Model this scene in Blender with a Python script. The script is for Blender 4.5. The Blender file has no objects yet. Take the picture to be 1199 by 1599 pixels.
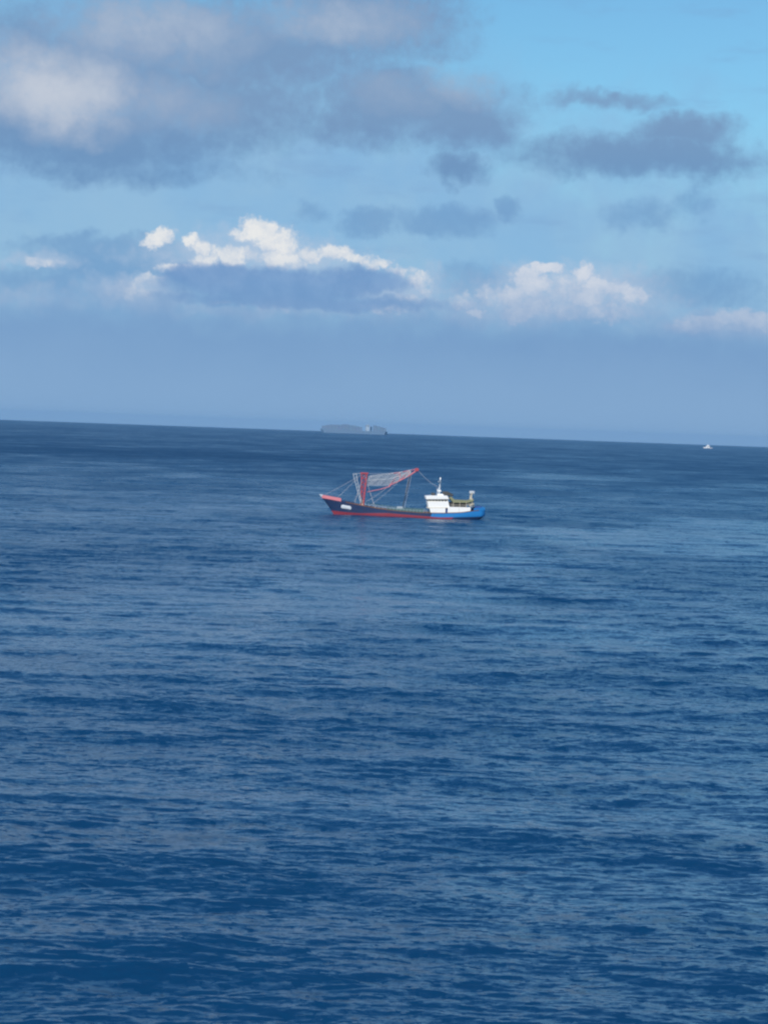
import bpy, bmesh, math, random
import numpy as np
from mathutils import Vector, Matrix

SC = bpy.context.scene
R = math.radians
random.seed(7)
rng = np.random.default_rng(11)

# ------------------------------------------------------------------ camera
F = 4266.0                      # focal length in pixels of the 1199 px wide photograph
CX, CY = 599.5, 799.5
CAM_H = 22.5                    # ship's deck above the sea
RE = 7.43e6                     # earth radius with refraction
DIP = math.sqrt(2 * CAM_H / RE) * F
ROLL = R(2.05)
HOR0, HORS = 655.0, 43.0 / 1199.0


def level(px):                  # photo row of eye level at column px
    return HOR0 + HORS * px - DIP


cam = bpy.data.cameras.new('camera')
cam_o = bpy.data.objects.new('camera', cam)
SC.collection.objects.link(cam_o)
SC.camera = cam_o
cam.sensor_fit = 'HORIZONTAL'
cam.sensor_width = 36.0
cam.lens = 36.0 * F / 1199.0
cam.clip_start = 0.5
cam.clip_end = 60000.0
PITCH = -math.atan((CY - level(CX)) * math.cos(ROLL) / F)
_f = Vector((0, math.cos(PITCH), math.sin(PITCH)))
_r0 = Vector((1, 0, 0))
_u0 = _r0.cross(_f)
_r = _r0 * math.cos(ROLL) + _u0 * math.sin(ROLL)
_u = _r.cross(_f)
_m = Matrix((_r, _u, -_f)).transposed().to_4x4()
_m.translation = (0, 0, CAM_H)
cam_o.matrix_world = _m


def ray(px, py):
    return (_f * F + _r * (px - CX) + _u * (CY - py)).normalized()


def sea_at(px, py):             # the point of the sea seen at that pixel
    d = ray(px, py)
    el = -math.asin(d.z)
    s = math.sin(el)
    disc = s * s - 2 * CAM_H / RE
    t = (s - math.sqrt(max(disc, 0))) * RE if disc > 0 else s * RE
    return Vector((d.x * t, d.y * t, 0)), math.hypot(d.x, d.y) * t


def sea_z(r):
    return -r * r / (2 * RE)


# ------------------------------------------------------------------ render, sun, sky
SUN_AZ, SUN_EL = R(207), R(33)
SC.view_settings.view_transform = 'Standard'
SC.view_settings.look = 'None'
SC.view_settings.exposure = 0.0
SC.view_settings.gamma = 1.0
SC.cycles.pixel_filter_type = 'BLACKMAN_HARRIS'
SC.cycles.filter_width = 2.3
SC.cycles.max_bounces = 5
SC.cycles.volume_bounces = 0

sun = bpy.data.lights.new('sun', 'SUN')
sun.energy = 4.3
sun.angle = R(0.5)
sun.color = (1.0, 0.95, 0.87)
sun_o = bpy.data.objects.new('sun', sun)
SC.collection.objects.link(sun_o)
_sd = Vector((math.sin(SUN_AZ) * math.cos(SUN_EL), math.cos(SUN_AZ) * math.cos(SUN_EL), math.sin(SUN_EL)))
sun_o.rotation_euler = _sd.to_track_quat('Z', 'Y').to_euler()
sun_o.location = _sd * 100

SKY_STRENGTH = 0.10


def lin(r, g, b):
    return tuple(((c / 255 + .055) / 1.055) ** 2.4 if c > 10 else c / 255 / 12.92 for c in (r, g, b))


class G:
    """small expression builder for a node tree"""

    def __init__(self, nt):
        self.nt, self.n, self.l = nt, nt.nodes, nt.links

    def put(self, sock, v):
        if isinstance(v, bpy.types.NodeSocket):
            self.l.new(v, sock)
        else:
            sock.default_value = v

    def m(self, op, a, b=None, c=None, clamp=False):
        x = self.n.new('ShaderNodeMath')
        x.operation = op
        x.use_clamp = clamp
        for i, v in enumerate((a, b, c)):
            if v is not None:
                self.put(x.inputs[i], v)
        return x.outputs[0]

    def add(self, a, b): return self.m('ADD', a, b)
    def sub(self, a, b): return self.m('SUBTRACT', a, b)
    def mul(self, a, b): return self.m('MULTIPLY', a, b)
    def mx(self, a, b): return self.m('MAXIMUM', a, b)

    def v(self, op, a, b=None, c=None, out=0):
        x = self.n.new('ShaderNodeVectorMath')
        x.operation = op
        for i, k in enumerate((a, b, c)):
            if k is not None:
                self.put(x.inputs[i], k)
        return x.outputs['Value'] if out == 'f' else x.outputs[0]

    def xyz(self, a, b, c):
        x = self.n.new('ShaderNodeCombineXYZ')
        for i, k in enumerate((a, b, c)):
            self.put(x.inputs[i], k)
        return x.outputs[0]

    def sep(self, a):
        x = self.n.new('ShaderNodeSeparateXYZ')
        self.l.new(a, x.inputs[0])
        return x.outputs

    def noise(self, vec, scale, detail=4, rough=.55, color=False, dist=0.0):
        x = self.n.new('ShaderNodeTexNoise')
        self.l.new(vec, x.inputs['Vector'])
        x.inputs['Scale'].default_value = scale
        x.inputs['Detail'].default_value = detail
        x.inputs['Roughness'].default_value = rough
        x.inputs['Distortion'].default_value = dist
        return x.outputs['Color'] if color else x.outputs[0]

    def step(self, x, lo, hi):          # smoothstep; works with lo > hi too
        flip = lo > hi
        k = self.n.new('ShaderNodeMapRange')
        k.interpolation_type = 'SMOOTHSTEP'
        self.put(k.inputs[0], x)
        k.inputs[1].default_value, k.inputs[2].default_value = (hi, lo) if flip else (lo, hi)
        k.inputs[3].default_value, k.inputs[4].default_value = (1, 0) if flip else (0, 1)
        return k.outputs[0]

    def mix(self, f, a, b):
        x = self.n.new('ShaderNodeMix')
        x.data_type = 'RGBA'
        self.put(x.inputs[0], f)
        for i, k in ((6, a), (7, b)):
            if isinstance(k, tuple):
                k = tuple(k[:3]) + (1.0,)
            self.put(x.inputs[i], k)
        return x.outputs[2]


world = bpy.data.worlds.new('World')
SC.world = world
world.use_nodes = True
g = G(world.node_tree)
bg = [n for n in g.n if n.type == 'BACKGROUND'][0]
bg.inputs[1].default_value = SKY_STRENGTH
sky = g.n.new('ShaderNodeTexSky')
sky.sky_type = 'NISHITA'
sky.sun_disc = False
sky.sun_elevation, sky.sun_rotation = SUN_EL, SUN_AZ
sky.air_density, sky.dust_density, sky.ozone_density = 1.0, 0.2, 3.0
tc = g.n.new('ShaderNodeTexCoord')
dirv = tc.outputs['Generated']
dx, dy, dz = g.sep(dirv)[:]
U = g.mul(g.m('ARCTAN2', dx, dy), F / 100)
V = g.mul(g.m('ARCSINE', dz), F / 100)
P = g.xyz(U, V, 0.0)


def uv(px, py):
    d = ray(px, py)
    return math.atan2(d.x, d.y) * F / 100, math.asin(d.z) * F / 100


def C(r, gg, b):                # a colour of the photographed sky, as input of the Background
    return tuple(c / SKY_STRENGTH for c in lin(r, gg, b))


def warp(P, amps, seed):
    out = P
    for k, (sc, am) in enumerate(amps):
        off = g.v('ADD', P, (seed + k * 7.3, seed * 1.7, seed * .31))
        nz = g.noise(off, sc, 3, .6, True)
        out = g.v('MULTIPLY_ADD', g.v('SUBTRACT', nz, (.5, .5, .5)), (am, am * .8, 0), out)
    return out


def blobs(Pw, lst):
    """largest of w * (1 - d2) over ellipses given in photograph pixels"""
    tot = None
    for e in lst:
        cx, cy, rx, ry = e[:4]
        w = e[4] if len(e) > 4 else 1.0
        u, v = uv(cx, cy)
        q = g.v('MULTIPLY', g.v('SUBTRACT', Pw, (u, v, 0)), (100 / rx, 100 / ry, 0))
        d2 = g.v('DOT_PRODUCT', q, q, out='f')
        f = g.m('MULTIPLY_ADD', d2, -w, w)
        tot = f if tot is None else g.mx(tot, f)
    return g.mx(tot, -3.0)


col = g.v('MULTIPLY', sky.outputs[0], (0.57, 0.89, 1.02))
deep = g.step(V, 8.0, 22.0)                              # clear deep blue overhead
col = g.mix(deep, col, g.v('MULTIPLY', col, (.50, .84, 1.06)))
# thin veil that pales the sky downwards
veil = g.step(V, 6.9, 3.4)
n_lo = g.noise(P, .55, 4, .55)
n_mid = g.noise(g.v('ADD', P, (3.1, 9.2, 0)), 1.6, 5, .6)
n_hi = g.noise(g.v('ADD', P, (13.1, 2.2, 0)), 5.0, 5, .62)

vfx = g.step(g.add(g.add(V, g.mul(U, .16)), g.add(g.mul(g.sub(n_mid, .5), 2.2), g.mul(g.sub(n_lo, .5), 2.5))), 6.6, 3.6)
col = g.mix(g.mul(vfx, .88), col, g.mix(g.step(n_lo, .3, .7), C(134, 178, 219), C(146, 184, 218)))
streak = g.noise(g.v('MULTIPLY', P, (.5, 1.9, 0)), .9, 6, .62)
col = g.mix(g.mul(g.step(streak, .5, .76), .4), col, C(122, 158, 202))

# --- soft grey clouds high up
Pw = warp(P, ((.7, 1.0), (2.4, .42), (7, .14)), 2.0)
upper = blobs(Pw, [(60, 205, 340, 66), (150, 120, 225, 120), (330, 70, 310, 88), (560, 30, 185, 66),
                   (640, 165, 175, 66), (735, 185, 85, 52), (560, 205, 100, 34, .7), (330, 165, 215, 72, .8),
                   (1000, 244, 205, 34), (1070, 208, 84, 30), (950, 158, 90, 16, .55), (720, 262, 55, 24, .8), (130, 258, 240, 22, .5)])
up_a = g.step(g.add(upper, g.add(g.mul(g.sub(n_mid, .5), 1.3), g.mul(g.sub(n_hi, .5), 1.0))), -.6, .92)
grey = g.mix(g.step(V, 3.6, 5.2), C(104, 143, 187), C(120, 149, 187))
lit = blobs(Pw, [(95, 140, 165, 90, .95), (255, 45, 210, 75, .55), (520, 30, 190, 48, .5), (715, 125, 95, 48, .45),
                 (250, 165, 150, 50, .35), (610, 150, 90, 40, .25), (20, 100, 90, 60, .5)])
lit_a = g.m('POWER', g.mul(g.m('MAXIMUM', lit, 0.0), g.step(g.add(g.add(g.mul(n_mid, .75), g.mul(n_hi, .25)), g.mul(lit, .35)), .22, 1.0)), .9)
greyc = g.mix(lit_a, grey, C(203, 207, 217))
col = g.mix(g.mul(up_a, .87), col, greyc)

# --- faint dark wisps
Pw2 = warp(P, ((1.4, .6), (4.5, .25)), 5.0)
wisp = blobs(Pw2, [(570, 347, 48, 22), (690, 345, 90, 26), (790, 322, 24, 20), (1000, 338, 60, 24, .7), (1085, 318, 40, 22, .6),
                   (480, 330, 30, 16, .5), (1080, 445, 130, 30, .8), (745, 440, 70, 30, .7), (930, 545, 300, 22, .6),
                   (165, 385, 150, 20, 1.0), (180, 410, 160, 36, 1.1), (60, 440, 120, 30, .7)])
wi_a = g.step(g.add(wisp, g.mul(g.sub(n_hi, .5), 1.5)), -.5, 1.0)
col = g.mix(g.mul(wi_a, .54), col, C(102, 145, 193))

# --- bright cumulus tops behind the bank
Pw3 = warp(P, ((2.2, .34), (5, .26), (12, .13), (28, .05)), 9.0)
cum = blobs(Pw3, [(250, 369, 24, 19), (232, 374, 16, 8, .6), (300, 375, 20, 10), (316, 390, 22, 15), (322, 408, 32, 15, .9), (404, 358, 38, 26), (378, 366, 24, 12, .7),
                  (432, 378, 42, 24), (365, 398, 48, 16, .9), (440, 404, 44, 20, .9), (488, 398, 28, 16, .8), (524, 394, 32, 16, .9), (554, 404, 34, 11, .9), (592, 412, 34, 9, .65), (624, 424, 30, 9, .5), (885, 452, 44, 26, .55), (870, 486, 60, 18, .5),
                  (655, 436, 26, 12, .6), (664, 450, 18, 16, .55), (640, 464, 28, 10, .55), (606, 482, 44, 9, .7), (566, 482, 30, 6, .5),
                  (345, 474, 22, 5, .7), (420, 476, 60, 8, .35), (205, 455, 50, 20, .5), (235, 436, 36, 10, .45), (270, 418, 34, 9, .6), (66, 408, 36, 9, .55),
                  (852, 420, 32, 12, 1), (822, 430, 26, 18, .95), (835, 446, 32, 20, .95), (800, 462, 32, 24, 1), (812, 488, 34, 20, .95), (838, 478, 28, 20, .8),
                  (912, 428, 24, 18, 1.05), (930, 446, 26, 18, 1.05), (915, 466, 32, 18, 1), (960, 452, 34, 18, .85), (985, 462, 34, 18, .8),
                  (940, 486, 70, 18, .55), (725, 472, 30, 18, .5), (745, 490, 15, 7, .9), (1085, 512, 58, 12, 1.05), (1112, 502, 44, 13, .95), (1168, 500, 66, 22, .95), (775, 462, 40, 22, .6)])
pale = blobs(Pw, [(215, 458, 100, 34), (400, 402, 230, 46, .8), (620, 455, 95, 44), (880, 462, 190, 62), (1120, 505, 130, 30), (735, 478, 60, 30, .8), (70, 410, 70, 18, .7), (60, 470, 120, 22, .5), (420, 484, 260, 16, .6)])
pa_a = g.step(g.add(pale, g.mul(g.sub(n_hi, .5), 1.3)), -.25, 1.1)
col = g.mix(g.mul(pa_a, .85), col, C(177, 197, 221))
cu_f = g.add(cum, g.mul(g.sub(g.noise(P, 6.5, 7, .68), .5), 2.0))
cu_a = g.step(cu_f, -.08, .72)
core = g.step(g.add(g.mul(cum, .8), g.mul(g.sub(g.noise(Pw3, 3.6, 6, .68), .5), 2.8)), -.3, 1.05)
top = g.step(V, 1.9, 3.1)
shade = g.m('MULTIPLY_ADD', core, .62, g.mul(top, .34), clamp=True)
white = g.mix(shade, C(170, 191, 218), g.mix(g.step(U, .4, 2.0), C(240, 239, 236), C(222, 225, 232)))
col = g.mix(g.mul(cu_a, .95), col, white)

# --- blue-grey banks in front of them, then the low bank down to the horizon
Pw4 = warp(P, ((1.8, .36), (5, .16)), 14.0)
bank = blobs(Pw4, [(430, 446, 195, 30), (330, 430, 90, 22), (560, 440, 90, 26), (470, 470, 240, 14, .8)])
ba_a = g.step(g.add(bank, g.mul(g.sub(n_hi, .5), .8)), -.25, .7)
col = g.mix(g.mul(ba_a, .88), col, g.mix(g.step(n_mid, .3, .7), C(106, 147, 197), C(126, 162, 206)))
Vn = g.add(g.add(V, g.mul(g.sub(n_mid, .5), .9)), g.mul(g.sub(n_lo, .5), .5))
low = g.step(Vn, 2.5, 1.2)
lowc = g.mix(g.step(g.add(V, g.mul(g.sub(n_lo, .5), 1.2)), .3, 1.7), C(131, 167, 206), C(120, 158, 201))
col = g.mix(g.mul(low, .95), col, lowc)

# --- scattered cloud over the rest of the sky
pl = g.v('DIVIDE', dirv, g.xyz(g.add(dz, .12), g.add(dz, .12), 1.0))
gen = g.step(g.noise(g.v('MULTIPLY', pl, (1, 1, 0)), 1.3, 6, .58), .56, .72)
far = g.m('MAXIMUM', g.step(V, 7.5, 11.0), g.step(g.m('ABSOLUTE', U), 7.2, 9.5))
far = g.mul(far, g.step(V, 1.0, 3.0))
col = g.mix(g.mul(g.mul(gen, far), .3), col, C(190, 198, 212))
g.l.new(col, bg.inputs[0])


# ------------------------------------------------------------------ helpers
def new_mat(name, color=None, rough=.5, metal=0.0, wear=0.0, wear_scale=1.2, spec=.5):
    m = bpy.data.materials.new(name)
    m.use_nodes = True
    h = G(m.node_tree)
    b = [n for n in h.n if n.type == 'BSDF_PRINCIPLED'][0]
    b.inputs['Roughness'].default_value = rough
    b.inputs['Metallic'].default_value = metal
    b.inputs['Specular IOR Level'].default_value = spec
    if color:
        b.inputs['Base Color'].default_value = (*color, 1)
        if wear:
            t = h.n.new('ShaderNodeTexCoord')
            nz = h.noise(t.outputs['Object'], wear_scale, 6, .65)
            nz2 = h.noise(h.v('MULTIPLY', t.outputs['Object'], (3.0, 3.0, .35)), wear_scale, 4, .6)
            f = h.mul(h.step(h.add(h.mul(nz, .6), h.mul(nz2, .4)), .5, .68), wear)
            dark = (color[0] * .55 + .05, color[1] * .45 + .02, color[2] * .4 + .01)
            h.l.new(h.mix(f, color, dark), b.inputs['Base Color'])
    return m


def link(name, me, mats, parent=None):
    o = bpy.data.objects.new(name, me)
    for m in (mats if isinstance(mats, (list, tuple)) else [mats]):
        me.materials.append(m)
    SC.collection.objects.link(o)
    if parent:
        o.parent = parent
    return o


def bm_obj(name, bm, mats, parent=None, smooth=False):
    bmesh.ops.recalc_face_normals(bm, faces=bm.faces[:])
    me = bpy.data.meshes.new(name)
    bm.to_mesh(me)
    bm.free()
    if smooth:
        for p in me.polygons:
            p.use_smooth = True
    return link(name, me, mats, parent)


def box(bm, x0, x1, y0, y1, z0, z1, bev=0.0):
    r = bmesh.ops.create_cube(bm, size=1.0)
    for v in r['verts']:
        v.co = Vector(((x0 + x1) / 2 + v.co.x * (x1 - x0), (y0 + y1) / 2 + v.co.y * (y1 - y0), (z0 + z1) / 2 + v.co.z * (z1 - z0)))
    if bev:
        es = {e for v in r['verts'] for e in v.link_edges}
        bmesh.ops.bevel(bm, geom=list(es), offset=bev, segments=2, affect='EDGES', profile=.5)


def bar(bm, a, b, r0, r1=None, seg=6):
    a, b = Vector(a), Vector(b)
    d = b - a
    q = d.to_track_quat('Z', 'Y').to_matrix().to_4x4()
    q.translation = (a + b) / 2
    bmesh.ops.create_cone(bm, cap_ends=True, segments=seg, radius1=r0, radius2=r0 if r1 is None else r1, depth=d.length, matrix=q)


def prism(bm, pts, y0, y1, bev=0.0):     # polygon in x-z, extruded along y
    a = [bm.verts.new((x, y0, z)) for x, z in pts]
    b = [bm.verts.new((x, y1, z)) for x, z in pts]
    fs = [bm.faces.new(a), bm.faces.new(b[::-1])]
    n = len(pts)
    for i in range(n):
        fs.append(bm.faces.new((a[i], b[i], b[(i + 1) % n], a[(i + 1) % n])))
    bmesh.ops.recalc_face_normals(bm, faces=fs)
    if bev:
        es = {e for v in a + b for e in v.link_edges}
        bmesh.ops.bevel(bm, geom=list(es), offset=bev, segments=2, affect='EDGES', profile=.5)


def sag(bm, a, b, drop, r, n=8):
    a, b = Vector(a), Vector(b)
    pts = [a.lerp(b, t / n) - Vector((0, 0, 4 * drop * (t / n) * (1 - t / n))) for t in range(n + 1)]
    for p, q in zip(pts, pts[1:]):
        bar(bm, p, q, r, seg=5)


def thing(name, label, cat, loc, rz=0.0):
    o = bpy.data.objects.new(name, None)
    o.empty_display_size = 1
    SC.collection.objects.link(o)
    o.location = loc
    o.rotation_euler = (0, 0, rz)
    o['label'], o['category'] = label, cat
    return o


# ------------------------------------------------------------------ the sea
FR = F * 767 / 1199


SLICKS = ((120, 965, 360, 50, 1.0), (520, 930, 330, 36, 1.0), (1010, 842, 270, 24, 1.3), (1150, 818, 130, 10, 1.1), (930, 990, 200, 22, .9),
          (800, 878, 200, 20, .6), (280, 742, 70, 5, .8), (700, 1270, 420, 36, .6), (150, 1240, 240, 40, .6), (960, 1390, 330, 46, 1.0),
          (1100, 1270, 200, 30, .5), (60, 770, 120, 6, .4), (900, 745, 200, 5, .4),
          (1070, 900, 210, 26, -1.2), (850, 938, 130, 18, -.9), (560, 1120, 800, 60, -.55), (200, 862, 300, 20, -.7), (380, 1375, 330, 28, -.3), (1000, 1320, 240, 22, -.6),
          (868, 818, 135, 6, -2.2), (505, 806, 45, 5, -1.6), (640, 815, 150, 4, -1.0), (60, 870, 300, 18, -.7), (600, 1520, 700, 50, -.15), (300, 710, 500, 9, -.5), (1000, 1050, 260, 26, -.6))


def slick_list():               # calmer (+) and more ruffled (-) patches of water: centre, half-lengths, weight
    for qx, qy, rx, ry, w in SLICKS:
        c, dc = sea_at(qx, qy)
        n0, n1 = sea_at(qx, qy + ry)[1], sea_at(qx, qy - ry)[1]
        yield c, rx * dc / F, (n1 - n0) / 2, w


def build_sea():
    radii = [0.0, 2, 6, 12, 20, 30, 40, 48, 54, 60, 66]
    r = 70.0
    while r < 22000:
        radii.append(r)
        r += min(max(r * r / (CAM_H * FR) * .75, .05), .0024 * r)
    radii.append(22600.0)
    radii = np.array(radii)
    half = R(12.5)
    fine = np.linspace(-half, half, 560)
    coarse = np.linspace(half, 2 * math.pi - half, 62)[1:-1]
    ang = np.concatenate([fine, coarse])            # measured from +Y, clockwise
    nr, na = len(radii), len(ang)
    rr = radii[1:, None] * np.ones((1, na))
    X = rr * np.sin(ang)[None, :]
    Y = rr * np.cos(ang)[None, :]
    Z = -rr ** 2 / (2 * RE)
    dr = np.gradient(radii)[1:, None]
    # where the waves are modelled
    ea = np.clip((half - np.abs(fine)) / R(1.5), 0, 1)
    er = np.clip((radii[1:] - 60) / 25, 0, 1)[:, None] * np.clip((21000 - radii[1:]) / 4000, 0, 1)[:, None]
    nf = len(fine)
    xs, ys = X[:, :nf], Y[:, :nf]
    hz = np.zeros_like(xs)
    hx = np.zeros_like(xs)
    hy = np.zeros_like(xs)
    # gustiness: where the wind ruffles the short waves more or less
    gust = np.zeros_like(xs)
    for _ in range(14):
        L = rng.uniform(35, 160)
        th = rng.uniform(0, math.pi)
        gust += np.sin(2 * math.pi / L * (xs * math.cos(th) * 1.3 + ys * math.sin(th) * .6) + rng.uniform(0, 6.28))
    wob = np.zeros_like(xs)
    wob2 = np.zeros_like(xs)
    for w_ in (wob, wob2):
        for _ in range(10):
            L = rng.uniform(10, 60)
            th = rng.uniform(0, math.pi)
            w_ += np.sin(2 * math.pi / L * (xs * math.cos(th) + ys * math.sin(th) * .5) + rng.uniform(0, 6.28)) / 3.2
    slick = np.zeros_like(xs)
    for c, ax, ay, w_ in slick_list():
        q = np.hypot((xs - c.x) / ax + .45 * wob, (ys - c.y) / ay + .5 * wob2)
        slick += w_ * np.clip((1.15 - q) / .9, 0, 1)
    slick = np.clip(slick, -1.2, 1.25)
    gust = np.clip(1 + .24 * gust / 2.6 - .60 * slick, .22, 1.7)
    comps = []
    for _ in range(16):
        comps.append((rng.uniform(13, 32), rng.normal(0, .45), 1.0))
    for _ in range(40):
        comps.append((math.exp(rng.uniform(math.log(3.4), math.log(16))), rng.normal(0, .8), 0))
    for _ in range(105):
        comps.append((math.exp(rng.uniform(math.log(.45), math.log(3.4))), rng.normal(0, .55), 0))
    wd = R(-96)                                     # travel direction of the waves, towards the viewer
    for L, th, swell in comps:
        k = 2 * math.pi / L
        slope = .0105 if swell else (.0125 if L > 3.4 else .0130)
        A = slope * (.8 if 9 < L < 18 else 1) / k
        a = wd + th
        ph = k * (xs * math.cos(a) + ys * math.sin(a)) + rng.uniform(0, 6.28)
        att = np.clip((L / dr - 2.2) / 2.5, 0, 1)
        if L < 14:
            att = att * (gust if L < 7 else .5 + .5 * gust)
        s, c = np.sin(ph), np.cos(ph)
        hz += A * att * s
        hx += A * att * c * math.cos(a) * .8
        hy += A * att * c * math.sin(a) * .8
    fade = ea[None, :] * er
    X[:, :nf] += hx * fade
    Y[:, :nf] += hy * fade
    Z[:, :nf] += hz * fade
    co = np.concatenate([np.array([[0, 0, 0]]), np.stack([X, Y, Z], -1).reshape(-1, 3)]).astype(np.float32)
    ring = np.arange(na)
    nxt = (ring + 1) % na
    base = 1 + np.arange(nr - 2)[:, None] * na
    quads = np.stack([base + ring, base + nxt, base + na + nxt, base + na + ring], -1).reshape(-1, 4)[:, ::-1]
    tris = np.stack([np.zeros(na, int), 1 + nxt, 1 + ring], -1)
    loops = np.concatenate([quads.ravel(), tris.ravel()]).astype(np.int32)
    starts = np.concatenate([np.arange(len(quads)) * 4, len(quads) * 4 + np.arange(len(tris)) * 3]).astype(np.int32)
    me = bpy.data.meshes.new('sea')
    me.vertices.add(len(co))
    me.vertices.foreach_set('co', co.ravel())
    me.loops.add(len(loops))
    me.loops.foreach_set('vertex_index', loops)
    me.polygons.add(len(starts))
    me.polygons.foreach_set('loop_start', starts)
    me.polygons.foreach_set('use_smooth', np.ones(len(starts), bool))
    me.update(calc_edges=True)
    me.validate()
    return me


def sea_material():
    m = bpy.data.materials.new('sea_water')
    m.use_nodes = True
    h = G(m.node_tree)
    b = [n for n in h.n if n.type == 'BSDF_PRINCIPLED'][0]
    geo = h.n.new('ShaderNodeNewGeometry')
    pos, nor = geo.outputs['Position'], geo.outputs['Normal']
    px, py, pz = h.sep(pos)[:]
    dist = h.v('LENGTH', pos, out='f')
    p2 = h.xyz(px, py, 0.0)
    # wind patches: ruffled and calmer water
    pn = h.noise(h.v('MULTIPLY', p2, (.018, .011, 0)), 1.0, 3, .55, dist=.6)
    pn2 = h.noise(h.v('MULTIPLY', p2, (.07, .035, 0)), 1.0, 3, .55)
    pn3 = h.noise(h.v('MULTIPLY', p2, (.0045, .0014, 0)), 1.0, 4, .6)
    ruffle = h.add(h.add(h.mul(pn, .45), h.mul(pn2, .25)), h.mul(pn3, .30))
    wob = h.v('SUBTRACT', h.noise(p2, .03, 3, .6, True), (.5, .5, .5))
    slick = None
    for c, ax, ay, w in slick_list():
        q = h.v('MULTIPLY', h.v('SUBTRACT', h.v('MULTIPLY_ADD', wob, (ax * 1.3, ay * 1.6, 0), p2), (c.x, c.y, 0)), (1 / ax, 1 / ay, 0))
        fld = h.mul(h.step(h.v('LENGTH', q, out='f'), 1.15, .25), w)
        slick = fld if slick is None else h.add(slick, fld)
    rough_w = h.step(h.sub(ruffle, h.mul(slick, .20)), .34, .64)
    k_near = h.m('MULTIPLY_ADD', rough_w, .60, .35)
    tot = None
    for sx, sy, amp, seed in ((.04, .06, .15, 41), (.12, .20, .16, 57), (.26, .55, .17, 3), (.7, 1.6, .20, 11), (2.0, 3.6, .22, 23), (6.0, 12, .12, 31)):
        c = h.noise(h.v('MULTIPLY_ADD', p2, (sx, sy, 0), (seed, seed * 2.3, 0)), 1.0, 2, .5, True)
        c = h.v('MULTIPLY', h.v('SUBTRACT', c, (.5, .5, .5)), (amp * 1.6, amp * 2.6, 0))
        tot = c if tot is None else h.v('ADD', tot, c)
    tot = h.v('SCALE', tot)
    tot.node.inputs['Scale'].default_value = 1
    h.l.new(k_near, tot.node.inputs['Scale'])
    # short steep fronts of the wind waves: sparse dashes that lean downwind
    front = None
    for sx, sy, lo, hi, amp, seed in ((.85, 1.25, .565, .63, .32, 5), (.30, .40, .575, .65, .22, 15), (.085, .09, .57, .68, .16, 25), (2.2, 3.0, .56, .65, .30, 35),
                                      (.95, 1.4, .60, .66, -.22, 45), (.33, .42, .60, .67, -.12, 55)):
        q = h.noise(h.v('MULTIPLY_ADD', h.v('MULTIPLY_ADD', wob, (2.0 / sx * .2, 2.0 / sy * .2, 0), p2), (sx, sy, 0), (seed, seed * 1.9, 0)), 1.0, 3, .55)
        q = h.mul(h.step(q, lo, hi), amp)
        front = q if front is None else h.add(front, q)
    front = h.mul(front, h.m('MULTIPLY_ADD', rough_w, .50, .42))
    tot = h.v('ADD', tot, h.xyz(0.0, h.mul(front, -1.0), 0.0))
    nn = h.v('NORMALIZE', h.v('ADD', nor, tot))
    h.l.new(nn, b.inputs['Normal'])
    b.inputs['Base Color'].default_value = (.003, .041, .112, 1)
    b.inputs['IOR'].default_value = 1.333
    # waves too fine to model get coarser with distance: they widen the gloss
    far = h.step(dist, 120.0, 1800.0)
    h.l.new(h.m('MULTIPLY_ADD', h.mul(far, h.m('MULTIPLY_ADD', rough_w, .22, .10)), 1.0, h.m('MULTIPLY_ADD', rough_w, .06, .14)), b.inputs['Roughness'])
    return m


sea = link('sea', build_sea(), sea_material())
sea['kind'] = 'structure'

# ------------------------------------------------------------------ fishing boat
M = {
    'navy': new_mat('navy_paint_and_shade', (.012, .034, .10), .45, wear=.6),
    'blue': new_mat('blue_paint', (.015, .19, .50), .4, wear=.35),
    'boot': new_mat('red_bottom_paint', (.25, .03, .05), .6, wear=.5),
    'pink': new_mat('faded_red_paint', (.55, .17, .20), .55, wear=.3),
    'red': new_mat('red_paint', (.40, .06, .08), .5, wear=.35),
    'rust': new_mat('rusty_steel', (.16, .075, .045), .8, wear=.6),
    'panel': new_mat('faded_white_paint', (.60, .66, .72), .6, wear=.4),
    'white': new_mat('white_paint', (.82, .82, .81), .4, wear=.12),
    'cream': new_mat('cream_paint', (.55, .50, .40), .5, wear=.2),
    'grey': new_mat('pale_grey_paint', (.45, .50, .55), .5, wear=.3),
    'dark': new_mat('dark_grey_paint_and_shade', (.05, .05, .05), .6, wear=.3),
    'deck': new_mat('green_deck_paint', (.05, .13, .13), .7, wear=.5),
    'olive': new_mat('olive_awning', (.22, .23, .13), .8, wear=.2),
    'glass': new_mat('window_glass', (.05, .06, .07), .1),
    'rope': new_mat('pale_rope', (.50, .48, .50), .8),
    'net': new_mat('pale_net', (.56, .58, .60), .85),
    'tarp': new_mat('blue_tarpaulin', (.02, .07, .28), .6, wear=.3),
}
bp, bd = sea_at(630, 807)
BS = F / bd                                            # photo pixels per metre at the boat
boat = thing('fishing_boat', 'fishing boat with red foremast, white wheelhouse and blue stern on the near sea', 'fishing boat',
             (bp.x, bp.y, sea_z(bd)), R(3))


def bx(px): return (px - 630) / BS
def bz(px, py): return (807 + HORS * (px - 630) - py) / BS


HULL_X0, HULL_X1, BEAM = bx(500.5), bx(756), 3.7
sheer_pts = [(-21.8, 4.35), (-19, 3.95), (-16.5, 3.5), (-13, 2.85), (-8, 2.05), (-3, 1.6), (3, 1.35), (9, 1.45), (14, 1.75), (17, 2.25), (21.5, 2.75)]


def sheer(x):
    xs_, zs_ = zip(*sheer_pts)
    return float(np.interp(x, xs_, zs_))


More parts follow.
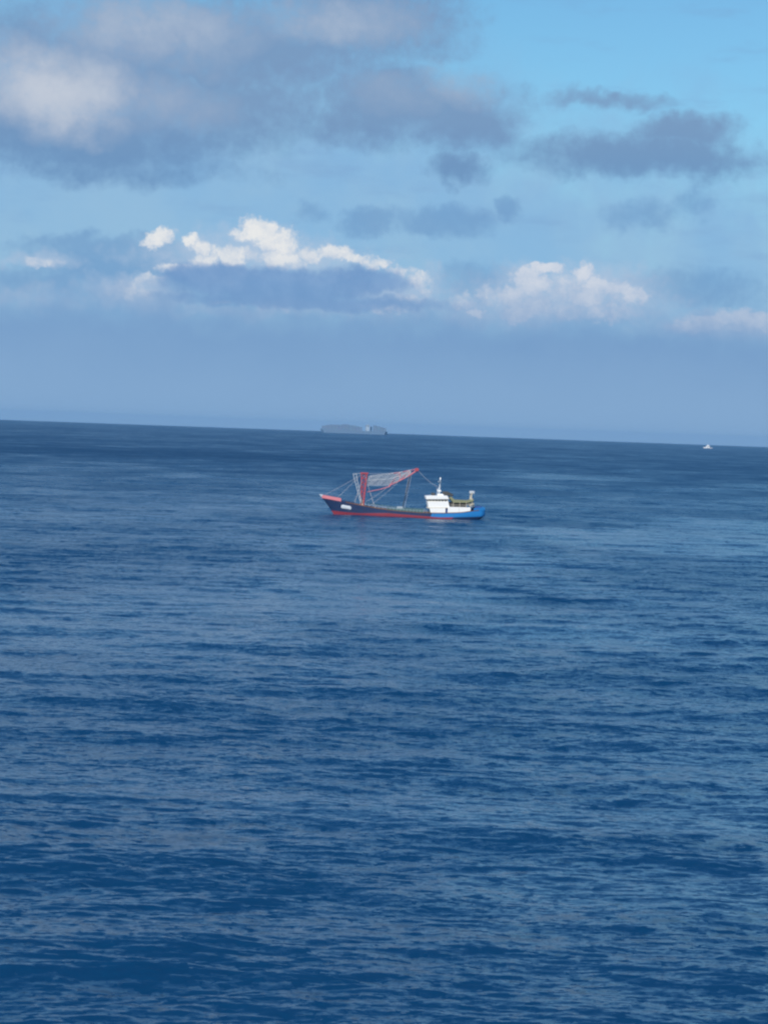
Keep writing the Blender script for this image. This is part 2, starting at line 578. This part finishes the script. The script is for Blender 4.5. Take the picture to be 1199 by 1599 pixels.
def half_beam(t, w):                                    # t 0 bow .. 1 stern, w 0 keel .. 1 sheer
    fine = min(1.0, (t / .34)) ** (0.85 - .3 * w)
    aft = 1.0 if t < .8 else 1 - .28 * ((t - .8) / .2) ** 2
    full = .35 + .65 * min(1.0, w / .45) ** .6
    return max(.04, BEAM * fine * aft * (full + (1 - full) * 0))


def hull_pt(t, j, nlow=4, ntop=5):
    # levels: keel -1.8 .. boot-top, then up to the sheer
    boot = .30 + .62 * max(0, 1 - abs(t - .36) / .34) + .75 * max(0, 1 - t / .2) ** 1.5 + .5 * max(0, (t - .74) / .26)  # last term raises the dark band painted as shade at the stern
    xg = HULL_X0 + (HULL_X1 - HULL_X0) * t
    sh = sheer(xg)
    if j <= nlow:
        z = -1.8 + (boot + 1.8) * j / nlow
    else:
        z = boot + (sh - boot) * (j - nlow) / ntop
    w = (z + 1.8) / (sh + 1.8)
    # raked stem, overhanging counter stern
    zz = min(max((z + .3) / (4.35 + .3), 0), 1)
    stem = bx(521.5) + (HULL_X0 - bx(521.5)) * zz ** 1.15
    stern = bx(744) + (HULL_X1 - bx(744)) * min(1, max(0, (z + .5) / 1.6))
    x = stem + (stern - stem) * t
    return x, half_beam(t, w), z


def build_hull():
    bm = bmesh.new()
    nlow, ntop, nt = 4, 5, 48
    ts = [(i / nt) ** 1.35 for i in range(nt + 1)]
    rows = {}
    for s in (-1, 1):
        for i, t in enumerate(ts):
            for j in range(nlow + ntop + 1):
                x, y, z = hull_pt(t, j)
                rows[s, i, j] = bm.verts.new((x, s * y, z))
    for s in (-1, 1):
        for i in range(nt):
            for j in range(nlow + ntop):
                f = bm.faces.new((rows[s, i, j], rows[s, i + 1, j], rows[s, i + 1, j + 1], rows[s, i, j + 1]))
                xm = HULL_X0 + (HULL_X1 - HULL_X0) * ts[i]
                f.material_index = (1 if xm < bx(704) else 0) if j < nlow else (0 if xm < bx(664) else 2)  # navy low down aft is painted shade under the counter; forward it is paint
                f.smooth = True
    n = nlow + ntop
    for j in range(n):                                  # stem and transom
        for i in (0, nt):
            f = bm.faces.new((rows[-1, i, j], rows[1, i, j], rows[1, i, j + 1], rows[-1, i, j + 1]))
            f.material_index = (1 if i == 0 else 0) if j < nlow else (0 if i == 0 else 2)  # lower transom gets the same painted shade
    for i in range(nt):                                 # bottom
        f = bm.faces.new((rows[-1, i, 0], rows[-1, i + 1, 0], rows[1, i + 1, 0], rows[1, i, 0]))
        f.material_index = 1
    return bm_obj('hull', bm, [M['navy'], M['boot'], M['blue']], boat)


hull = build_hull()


def side_strip(name, t0, t1, z_lo, z_hi, out, thick, mat, parent, n=14, x_lim=None):
    """a band that follows the hull's side, standing proud of it"""
    for s in (-1, 1):
        bm = bmesh.new()
        prev = None
        for i in range(n + 1):
            t = t0 + (t1 - t0) * i / n
            x, y, z = hull_pt(t, 9)
            y += out
            q = [bm.verts.new((x, s * yy, z + zz)) for yy, zz in ((y, z_lo), (y, z_hi), (max(.01, y - thick), z_hi), (max(.01, y - thick), z_lo))]
            if prev:
                for k in range(4):
                    bm.faces.new((prev[k], prev[(k + 1) % 4], q[(k + 1) % 4], q[k]))
            else:
                bm.faces.new(q)
            prev = q
        bm.faces.new(prev)
        bm_obj(name, bm, mat, parent)


side_strip('bow_bulwark', 0.0, .105, -.15, .62, .03, .12, M['pink'], boat)
side_strip('rubbing_strake', .13, .96, -.14, .03, .05, .14, M['rust'], boat, 40)
side_strip('waist_rail', .24, .62, .75, .82, -.1, .06, M['deck'], boat, 30)
# deck
bm = bmesh.new()
prev = None
for i in range(41):
    t = .02 + .97 * i / 40
    x, y, z = hull_pt(t, 9)
    q = [bm.verts.new((x, -y + .06, z - .12)), bm.verts.new((x, y - .06, z - .12))]
    if prev:
        bm.faces.new((prev[0], prev[1], q[1], q[0]))
    prev = q
bm_obj('deck', bm, M['deck'], boat)
# rail stanchions along the waist
for s in (-1, 1):
    bm = bmesh.new()
    for i in range(19):
        t = .24 + .38 * i / 18
        x, y, z = hull_pt(t, 9)
        bar(bm, (x, s * (y - .13), z - .15), (x, s * (y - .13), z + .78), .035)
        if i:
            bar(bm, (x, s * (y - .13), z + .4), (px_, s * (py_ - .13), pz_ + .4), .025)
        px_, py_, pz_ = x, y, z
    bm_obj('waist_railing', bm, M['grey'], boat)
# low mid bulwark / hatch coaming amidships
bm = bmesh.new()
box(bm, bx(604), bx(660), -1.9, 1.9, 1.2, 2.05, .06)
bm_obj('hatch_coaming', bm, M['deck'], boat)
bm = bmesh.new()
box(bm, bx(619), bx(628), -1.4, .2, 2.05, 2.55, .08)
bm_obj('deck_locker', bm, M['grey'], boat)

# white patch on the bow's side (follows the flare)
for s in (-1, 1):
    bm = bmesh.new()
    grid = []
    for i in range(9):
        col_ = []
        for j in range(5):
            px = 531.5 + 16 * i / 8
            py = 787.3 + .18 * (px - 531) + 5.6 * j / 4 + (0 if 0 < i < 8 else (.9 if j == 0 else -.9 if j == 4 else 0))
            x, z = bx(px), bz(px, py)
            # half breadth there: search the level
            best = None
            for tt in np.linspace(.02, .4, 60):
                for jj in np.linspace(4, 9, 26):
                    hx, hy_, hz_ = hull_pt(tt, jj)
                    d = (hx - x) ** 2 + (hz_ - z) ** 2
                    if best is None or d < best[0]:
                        best = (d, hy_)
            col_.append(bm.verts.new((x, s * (best[1] + .05), z)))
        grid.append(col_)
    for i in range(8):
        for j in range(4):
            bm.faces.new((grid[i][j], grid[i + 1][j], grid[i + 1][j + 1], grid[i][j + 1]))
    bow_panel = bm_obj('bow_panel', bm, M['panel'], boat, True)
    sm = bow_panel.modifiers.new('thickness', 'SOLIDIFY')
    sm.thickness = .04

# --- foremast: two red lattice legs that open upwards
mb, mt = (bx(564.5), bz(564.5, 786)), (bx(566), bz(566, 739))
bm = bmesh.new()
for s in (-1, 1):
    for off0, off1 in ((-.28, -.62), (.28, .75)):
        bar(bm, (mb[0] + off0, s * .5, 1.9), (mt[0] + off1, s * .35, mt[1]), .17, .13, 8)
for k in range(7):
    f = .18 + .8 * k / 6
    z = 1.9 + (mt[1] - 1.9) * f
    xa = mb[0] - .28 + (mt[0] - .62 - mb[0] + .28) * f
    xb = mb[0] + .28 + (mt[0] + .75 - mb[0] - .28) * f
    for s in (-1, 1):
        yy = s * (.5 + (.35 - .5) * f)
        bar(bm, (xa, yy, z), (xb, yy, z), .10)
        if k < 6:
            f2 = .18 + .8 * (k + 1) / 6
            bar(bm, (xa, yy, z), (mb[0] + .28 + (mt[0] + .75 - mb[0] - .28) * f2, yy, 1.9 + (mt[1] - 1.9) * f2), .09)
    bar(bm, (xa, -.5, z), (xa, .5, z), .08)
foremast = bm_obj('foremast', bm, M['red'], boat)
bm = bmesh.new()
box(bm, mt[0] - .95, mt[0] + 1.1, -.6, .6, mt[1] - .1, mt[1] + .22, .05)
bm_obj('crosstree', bm, M['red'], foremast)
bm = bmesh.new()
bar(bm, (mb[0], 0, 1.6), (mb[0], 0, 3.9), .62, .42, 10)
bm_obj('mast_foot', bm, M['cream'], foremast)
# pale boom folded against the mast
bm = bmesh.new()
bar(bm, (bx(562), -.9, bz(562, 785)), (bx(548.5), -1.1, bz(548.5, 739.5)), .09, .07, 8)
bar(bm, (bx(563.5), -.9, bz(563, 784)), (bx(553.5), -1.1, bz(553, 739.5)), .09, .07, 8)
for k in range(9):
    f = (k + .5) / 9
    a = Vector((bx(562), -.9, bz(562, 785))).lerp(Vector((bx(548.5), -1.1, bz(548.5, 739.5))), f)
    b_ = Vector((bx(563.5), -.9, bz(563, 784))).lerp(Vector((bx(553.5), -1.1, bz(553, 739.5))), min(1, f + .08))
    bar(bm, a, b_, .05)
bar(bm, (bx(548), -1.1, bz(548, 739.5)), (bx(561), -.4, bz(561, 739)), .07)
bm_obj('folded_boom', bm, M['grey'], boat)

# --- cargo boom: a truss reaching aft, netting inside it
top_l = [(572, 743.5), (590, 741.5), (606, 740), (622, 737.5), (636, 734.5), (649, 732)]
bot_l = [(572, 758), (590, 758.5), (606, 758), (622, 750.5), (636, 743), (649, 734.5)]
TY = 0.0
bm = bmesh.new()
for (p, q) in zip(bot_l[2:], bot_l[3:]):
    bar(bm, (bx(p[0]), TY, bz(*p)), (bx(q[0]), TY, bz(*q)), .15, .13)
for (p, q) in zip(top_l[2:], top_l[3:]):
    bar(bm, (bx(p[0]), TY, bz(*p)), (bx(q[0]), TY, bz(*q)), .09)
for k in range(3, 6):
    bar(bm, (bx(top_l[k][0]), TY, bz(*top_l[k])), (bx(bot_l[k][0]), TY, bz(*bot_l[k])), .09)
    bar(bm, (bx(top_l[k][0]), TY, bz(*top_l[k])), (bx(bot_l[k - 1][0]), TY, bz(*bot_l[k - 1])), .08)
bar(bm, (bx(572), TY, bz(572, 768)), (bx(592), TY, bz(592, 764)), .10)
bar(bm, (bx(592), TY, bz(592, 764)), (bx(608), TY, bz(608, 759)), .12)
boom = bm_obj('boom', bm, M['pink'], boat)
bm = bmesh.new()
box(bm, bx(645.5), bx(651), -.3, .3, bz(648, 735.5), bz(648, 731), .06)
bm_obj('boom_head', bm, M['red'], boom)
bm = bmesh.new()
NX, NZ = 34, 9
pt = {}
for i in range(NX + 1):
    px = 571 + 68 * i / NX
    tz = np.interp(px, *zip(*top_l))
    bz_ = np.interp(px, *zip(*bot_l)) - .4
    for j in range(NZ + 1):
        py = tz + (bz_ - tz) * j / NZ
        pt[i, j] = Vector((bx(px), .12 * math.sin(i * .9 + j), bz(px, py)))
for i in range(NX + 1):
    for j in range(NZ + 1):
        if i < NX:
            bar(bm, pt[i, j], pt[i + 1, j], .036 if j not in (0, 4) else .075, seg=4)
        if j < NZ:
            bar(bm, pt[i, j], pt[i, j + 1], .032, seg=4)
bm_obj('boom_netting', bm, M['net'], boom)

# --- standing and running rigging
T = (mt[0], 0, mt[1])
ropes = [
    (T, (bx(503), 0, bz(503, 774)), .1), ((mt[0] - .6, 0, mt[1]), (bx(524), 0, bz(524, 778)), .2),
    (T, (bx(585), 2.6, 2.0), .1), (T, (bx(585), -2.6, 2.0), .1), (T, (bx(552), 2.4, 2.9), .1), (T, (bx(552), -2.4, 2.9), .1),
    (T, (bx(649), 0, bz(649, 732)), .5),
    ((bx(636), 0, bz(636, 743)), (bx(628), .5, bz(628, 796)), .1), ((bx(640), 0, bz(640, 741)), (bx(630), -.6, bz(630, 796)), .2),
    ((bx(622), 0, bz(622, 750)), (bx(576), .2, bz(576, 790)), .3),
    ((bx(649), 0, bz(649, 733)), (bx(686), 0, bz(686, 762)), .6),
    ((bx(606), 0, bz(606, 758)), (bx(570), 0, bz(570, 783)), .3),
]
for a, b_, d in ropes:
    bm = bmesh.new()
    sag(bm, a, b_, d, .03)
    bm_obj('rigging_rope', bm, M['rope'], boat)
bm = bmesh.new()
bar(bm, (bx(638), 0, bz(638, 743)), (bx(627.5), .1, bz(627.5, 795)), .09)
bm_obj('hoist_tackle', bm, M['dark'], boat)

# --- deck gear by the mast
bm = bmesh.new()
zz = bz(572, 798)
for k in (-1, 1):
    bar(bm, (bx(571), k * 1.3 - .5, zz + .55), (bx(571), k * 1.3 + .5, zz + .55), .55, seg=14)
    bar(bm, (bx(571), k * 1.3 - .55, zz + .55), (bx(571), k * 1.3 - .48, zz + .55), .78, seg=14)
    bar(bm, (bx(571), k * 1.3 + .48, zz + .55), (bx(571), k * 1.3 + .55, zz + .55), .78, seg=14)
box(bm, bx(567), bx(575), -2.2, 2.2, zz - .6, zz + .1, .05)
bm_obj('winch', bm, M['tarp'], boat)
bm = bmesh.new()
prism(bm, [(bx(575), 1.2), (bx(575), bz(575, 794.5)), (bx(581), bz(581, 793)), (bx(589), bz(589, 794)), (bx(593), bz(593, 797)), (bx(593), 1.0)], -2.4, 2.0, .12)
bm_obj('tarpaulin', bm, M['tarp'], boat)
bm = bmesh.new()
prism(bm, [(bx(528), 3.0), (bx(528), 3.75), (bx(548), 3.35), (bx(553), 3.2), (bx(556), 2.2), (bx(530), 2.4)], -1.7, 1.7, .1)
bm_obj('forecastle_house', bm, M['navy'], boat)
bm = bmesh.new()
bar(bm, (bx(500), 0, 4.6), (bx(497), 0, bz(497, 771)), .14, .08)
box(bm, bx(499), bx(503), -.25, .25, 4.4, 4.95, .05)
bm_obj('bow_roller', bm, M['grey'], boat)

# --- superstructure
W = 2.7
house = [(bx(671), 1.35), (bx(669), bz(670, 793)), (bx(694), bz(694, 793)), (bx(694), 1.35)]
bm = bmesh.new()
prism(bm, house, -W - .3, W + .3, .06)
deckhouse = bm_obj('deckhouse', bm, M['white'], boat)
bm = bmesh.new()
prism(bm, [(bx(697.5), 1.45), (bx(697.5), bz(697, 791)), (bx(733), bz(733, 792)), (bx(733), 1.75)], -W - .3, W + .3, .06)
aft_house = bm_obj('aft_house', bm, M['white'], boat)
for px in (715,):
    for s in (-1, 1):
        bm = bmesh.new()
        box(bm, bx(px) - .04, bx(px) + .04, s * (W + .31) - .02, s * (W + .31) + .02, 1.7, bz(px, 792.5))
        bm_obj('panel_seam', bm, M['grey'], aft_house)
bm = bmesh.new()
prism(bm, [(bx(694.3), 1.4), (bx(694.3), bz(694, 792)), (bx(697.2), bz(697, 792)), (bx(697.2), 1.4)], -W + .2, W - .2)
bm_obj('passage', bm, M['tarp'], boat)
bm = bmesh.new()
prism(bm, [(bx(667.5), bz(667, 792.2)), (bx(665.5), bz(665.5, 782.4)), (bx(698), bz(698, 782.4)), (bx(700.5), bz(700.5, 792))], -W, W, .07)
cabin = bm_obj('cabin', bm, M['white'], boat)
bm = bmesh.new()
prism(bm, [(bx(666), bz(666, 793.2)), (bx(666), bz(666, 792)), (bx(701), bz(701, 792)), (bx(701), bz(701, 793))], -W - .25, W + .25)
bm_obj('cabin_ledge', bm, M['cream'], cabin)
bm = bmesh.new()
prism(bm, [(bx(667), bz(667, 782.4)), (bx(666), bz(666, 779.2)), (bx(697), bz(697, 779.2)), (bx(697.5), bz(697.5, 782.4))], -W + .1, W - .1)
wheelhouse = bm_obj('wheelhouse', bm, M['cream'], boat)
bm = bmesh.new()
prism(bm, [(bx(663.5), bz(664, 779.4)), (bx(662.5), bz(663, 774.2)), (bx(672), bz(672, 773.4)), (bx(696), bz(696, 773.6)), (bx(699.5), bz(699, 779.2))], -W - .35, W + .35, .1)
bm_obj('wheelhouse_roof', bm, M['white'], wheelhouse)
for k in range(6):
    for s in (-1,):
        x0 = bx(668.2 + k * 4.8)
        bm = bmesh.new()
        box(bm, x0, x0 + .52, s * (W - .1) - .025, s * (W - .1) + .025, bz(680, 781.9), bz(680, 779.7))
        bm_obj('window', bm, M['glass'], wheelhouse)
bm = bmesh.new()
prism(bm, [(bx(681), bz(681, 773.8)), (bx(682.5), bz(682, 771)), (bx(690), bz(690, 771.2)), (bx(692), bz(692, 773.8))], -1.1, 1.1, .08)
bm_obj('roof_hump', bm, M['white'], wheelhouse)
# radar mast
bm = bmesh.new()
bar(bm, (bx(684.5), 0, bz(684, 772)), (bx(685.6), 0, bz(685.6, 747.5)), .26, .12, 8)
bar(bm, (bx(681), 0, bz(681, 772)), (bx(685), 0, bz(685, 759)), .11)
bar(bm, (bx(682.2), -.9, bz(684, 752)), (bx(688.2), .9, bz(688, 752)), .12)
bar(bm, (bx(684), 0, bz(684, 764)), (bx(680), 0, bz(680, 764)), .12)
radar_mast = bm_obj('radar_mast', bm, M['grey'], boat)
bm = bmesh.new()
box(bm, bx(681), bx(687.5), -.3, .3, bz(684, 767.5), bz(684, 765.5), .05)
bm_obj('radar_scanner', bm, M['white'], radar_mast)
bm = bmesh.new()
bar(bm, (bx(685.6), 0, bz(685.6, 748.5)), (bx(685.7), 0, bz(685.7, 745.5)), .22, .12, 8)
bm_obj('mast_light', bm, M['white'], radar_mast)
# dark funnel and roof gear
bm = bmesh.new()
prism(bm, [(bx(690), bz(690, 772)), (bx(689), bz(689, 767.2)), (bx(698), bz(698, 767.6)), (bx(706), bz(706, 772)), (bx(706), bz(706, 775)), (bx(697), bz(697, 774))], -1.0, 1.0, .1)
funnel = bm_obj('funnel', bm, M['dark'], boat)
bm = bmesh.new()
box(bm, bx(672), bx(678), -.9, .9, bz(675, 773.6), bz(675, 769.4), .08)
bm_obj('roof_locker', bm, M['dark'], wheelhouse)
# olive awning over the aft deck, dark-coloured box standing in for the shade under it
bm = bmesh.new()
prism(bm, [(bx(699), bz(699, 777)), (bx(703), bz(703, 775.4)), (bx(708), bz(708, 780)), (bx(728), bz(728, 781.4)), (bx(737), bz(737, 779.5)),
           (bx(738), bz(738, 782)), (bx(728), bz(728, 784.8)), (bx(706), bz(706, 784.5))], -W - .1, W + .1, .04)
bm_obj('awning', bm, M['olive'], boat)
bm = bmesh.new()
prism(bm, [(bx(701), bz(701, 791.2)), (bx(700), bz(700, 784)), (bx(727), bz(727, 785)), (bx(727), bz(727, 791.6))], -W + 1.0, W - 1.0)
bm_obj('awning_shade_box', bm, M['dark'], boat)
for s in (-1, 1):
    bm = bmesh.new()
    for px in (706, 716, 726, 735):
        bar(bm, (bx(px), s * (W + .15), bz(px, 792)), (bx(px), s * (W + .15), bz(px, 783.5)), .06)
    bar(bm, (bx(702), s * (W + .15), bz(702, 788)), (bx(735), s * (W + .15), bz(735, 788.4)), .05)
    bm_obj('awning_frame', bm, M['cream'], boat)
# stern gantry with its lamp box
bm = bmesh.new()
for s in (-1, 1):
    bar(bm, (bx(733), s * 1.9, bz(733, 791)), (bx(735), s * 1.7, bz(735, 769)), .16, .13, 8)
    bar(bm, (bx(738.5), s * 1.9, bz(738.5, 791)), (bx(735.5), s * 1.7, bz(735.5, 778)), .13)
bar(bm, (bx(735), -1.75, bz(735, 770)), (bx(735), 1.75, bz(735, 770)), .14)
box(bm, bx(728), bx(738.5), -2.2, 2.2, bz(733, 788), bz(733, 784.6), .06)
gantry = bm_obj('stern_gantry', bm, M['cream'], boat)
bm = bmesh.new()
box(bm, bx(731.8), bx(739.5), -1.0, 1.0, bz(735, 771), bz(735, 766.6), .12)
bm_obj('gantry_lamp_box', bm, M['grey'], gantry)
# raised blue stern bulwark
side_strip('stern_bulwark', .925, .998, -.2, .55, .03, .12, M['blue'], boat, 8)
bm = bmesh.new()
box(bm, bx(740), bx(751), -2.2, 2.2, 2.0, 3.3, .1)
bm_obj('stern_net_pile', bm, M['tarp'], boat)

# ------------------------------------------------------------------ container ship on the horizon
cp_, _ = sea_at(552, level(552) + DIP + 4)
CD = 9600.0
d = ray(552, 672)
cx_, cy_ = d.x / d.y * CD, CD
CSS = F / CD
ship = thing('container_ship', 'long hazy grey container ship far away on the horizon', 'ship', (cx_, cy_, sea_z(CD)), R(2))
MS = {  # pale bluish tones: fading by distance haze is put into these colours
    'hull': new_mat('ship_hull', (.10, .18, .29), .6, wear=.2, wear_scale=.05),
    'boxes': new_mat('hazed_container_paint', (.09, .08, .10), .7),
    'white': new_mat('hazed_ship_white', (.32, .41, .50), .5),
}
_nt = G(MS['boxes'].node_tree)
_b = [n for n in _nt.n if n.type == 'BSDF_PRINCIPLED'][0]
_t = _nt.n.new('ShaderNodeTexCoord')
_vv = _nt.n.new('ShaderNodeTexVoronoi')
_vv.distance = 'CHEBYCHEV'
_nt.l.new(_nt.v('MULTIPLY', _t.outputs['Object'], (1 / 12.5, 1 / 3, 1 / 2.6)), _vv.inputs['Vector'])
_vv.inputs['Scale'].default_value = 1
_vv.inputs['Randomness'].default_value = 0.0
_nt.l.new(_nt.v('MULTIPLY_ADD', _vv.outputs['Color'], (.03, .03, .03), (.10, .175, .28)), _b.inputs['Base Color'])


def sx(px): return (px - 552) / CSS


bm = bmesh.new()
outl = [(sx(500), 13), (sx(505), 13), (sx(506), 11), (sx(604), 11), (sx(605), 12), (sx(604.5), 3), (sx(602), -6), (sx(506), -6), (sx(503), 0)]
ny = 7
rings = []
for k in range(ny):
    f = -1 + 2 * k / (ny - 1)
    rings.append([bm.verts.new((sx(552) + (x - sx(552)) * (1 - .07 * abs(f) ** 2), f * 21, z)) for x, z in outl])
n = len(outl)
for a, b_ in zip(rings, rings[1:]):
    for i in range(n):
        bm.faces.new((a[i], b_[i], b_[(i + 1) % n], a[(i + 1) % n]))
bm.faces.new(rings[0])
bm.faces.new(rings[-1][::-1])
bm_obj('ship_hull', bm, MS['hull'], ship)
x = 503.0
hs = [24.8, 27.4, 30, 30, 30, 30, 32.6, 32.6, 30, 30, 27.4, 24.8]
for k, hgt in enumerate(hs):
    bm = bmesh.new()
    x0, x1 = sx(502.5 + k * 5.25), sx(502.5 + k * 5.25 + 5.0)
    box(bm, x0, x1, -20, 20, 11.2, 11.2 + round((hgt - 11) / 2.6) * 2.6)
    bm_obj('container_stack', bm, MS['boxes'], ship)
for k, hgt in enumerate([32.6, 30, 27.4, 24.8]):
    bm = bmesh.new()
    x0, x1 = sx(582.5 + k * 5.1), sx(582.5 + k * 5.1 + 4.9)
    box(bm, x0, x1, -20, 20, 11.2, 11.2 + round((hgt - 11) / 2.6) * 2.6)
    bm_obj('container_stack', bm, MS['boxes'], ship)
bm = bmesh.new()
box(bm, sx(571), sx(576.5), -18, 18, 11.2, 31.5, .5)
box(bm, sx(570.5), sx(576.8), -21, 21, 29.6, 32.4, .3)
acc = bm_obj('accommodation_block', bm, MS['white'], ship)
bm = bmesh.new()
for k in range(12):
    box(bm, sx(570.5) - .25, sx(570.5) + .1, -19 + k * 3.2, -19 + k * 3.2 + 2.4, 30.4, 31.8)
bm_obj('bridge_windows', bm, MS['hull'], acc)
bm = bmesh.new()
bar(bm, (sx(574), 0, 31.4), (sx(574), 0, 39), .6, .3)
bar(bm, (sx(574), -4, 36), (sx(574), 4, 36), .3)
bm_obj('mast', bm, MS['white'], ship)
bm = bmesh.new()
box(bm, sx(578), sx(580.5), -6, 6, 11.2, 27, .8)
bm_obj('funnel', bm, MS['hull'], ship)
bm = bmesh.new()
bar(bm, (sx(503), 0, 13), (sx(503), 0, 24), .6, .3)
bm_obj('foremast', bm, MS['hull'], ship)

# ------------------------------------------------------------------ small white boat far right
wp, wd_ = sea_at(1105, 700)
WS = F / wd_
wb = thing('small_boat', 'tiny white motor boat on the horizon at the far right', 'motor boat', (wp.x, wp.y, sea_z(wd_)), R(12))
wb.scale = (1.35, 1.35, 1.35)
bm = bmesh.new()
rings = []
for k in range(13):
    t = k / 12
    x = -8.5 + 17 * t
    hb = 2.3 * min(1, (t / .4)) ** .7
    rings.append([bm.verts.new(p) for p in ((x + (1.2 if k == 0 else 0), -hb * .6 - .02, -.8), (x - (.8 * (1 - t)), -hb - .03, 2.2 - .7 * t), (x - (.8 * (1 - t)), hb + .03, 2.2 - .7 * t), (x + (1.2 if k == 0 else 0), hb * .6 + .02, -.8))])
for a, b_ in zip(rings, rings[1:]):
    for i in range(4):
        bm.faces.new((a[i], b_[i], b_[(i + 1) % 4], a[(i + 1) % 4]))
bm.faces.new(rings[0])
bm.faces.new(rings[-1][::-1])
bm_obj('boat_hull', bm, M['white'], wb)
bm = bmesh.new()
prism(bm, [(-4.0, 1.7), (-2.8, 4.4), (3.2, 4.4), (3.6, 1.5)], -1.8, 1.8, .2)
prism(bm, [(-1.8, 4.4), (-1.2, 6.3), (1.9, 6.3), (2.1, 4.4)], -1.5, 1.5, .15)
cab = bm_obj('cabin', bm, M['white'], wb)
for s in (-1, 1):
    bm = bmesh.new()
    box(bm, -2.2, 2.6, s * 1.8 - .03, s * 1.8 + .03, 3.0, 3.7)
    bm_obj('window', bm, M['glass'], cab)
bm = bmesh.new()
bar(bm, (.4, 0, 6.3), (.4, 0, 9.0), .12, .06)
bm_obj('mast', bm, M['white'], wb)

# ------------------------------------------------------------------ sea air
bm = bmesh.new()
box(bm, -24000, 24000, -24000, 24000, sea_z(22700) - 1, 48)
hm = bpy.data.materials.new('sea_air')
hm.use_nodes = True
hn = hm.node_tree
for n_ in list(hn.nodes):
    if n_.type != 'OUTPUT_MATERIAL':
        hn.nodes.remove(n_)
out = [n_ for n_ in hn.nodes if n_.type == 'OUTPUT_MATERIAL'][0]
pv = hn.nodes.new('ShaderNodeVolumePrincipled')
pv.inputs['Color'].default_value = (.35, .65, 1.0, 1)
pv.inputs['Density'].default_value = 3.2e-5
hn.links.new(pv.outputs[0], out.inputs['Volume'])
haze = bm_obj('haze', bm, hm)
haze['kind'] = 'stuff'
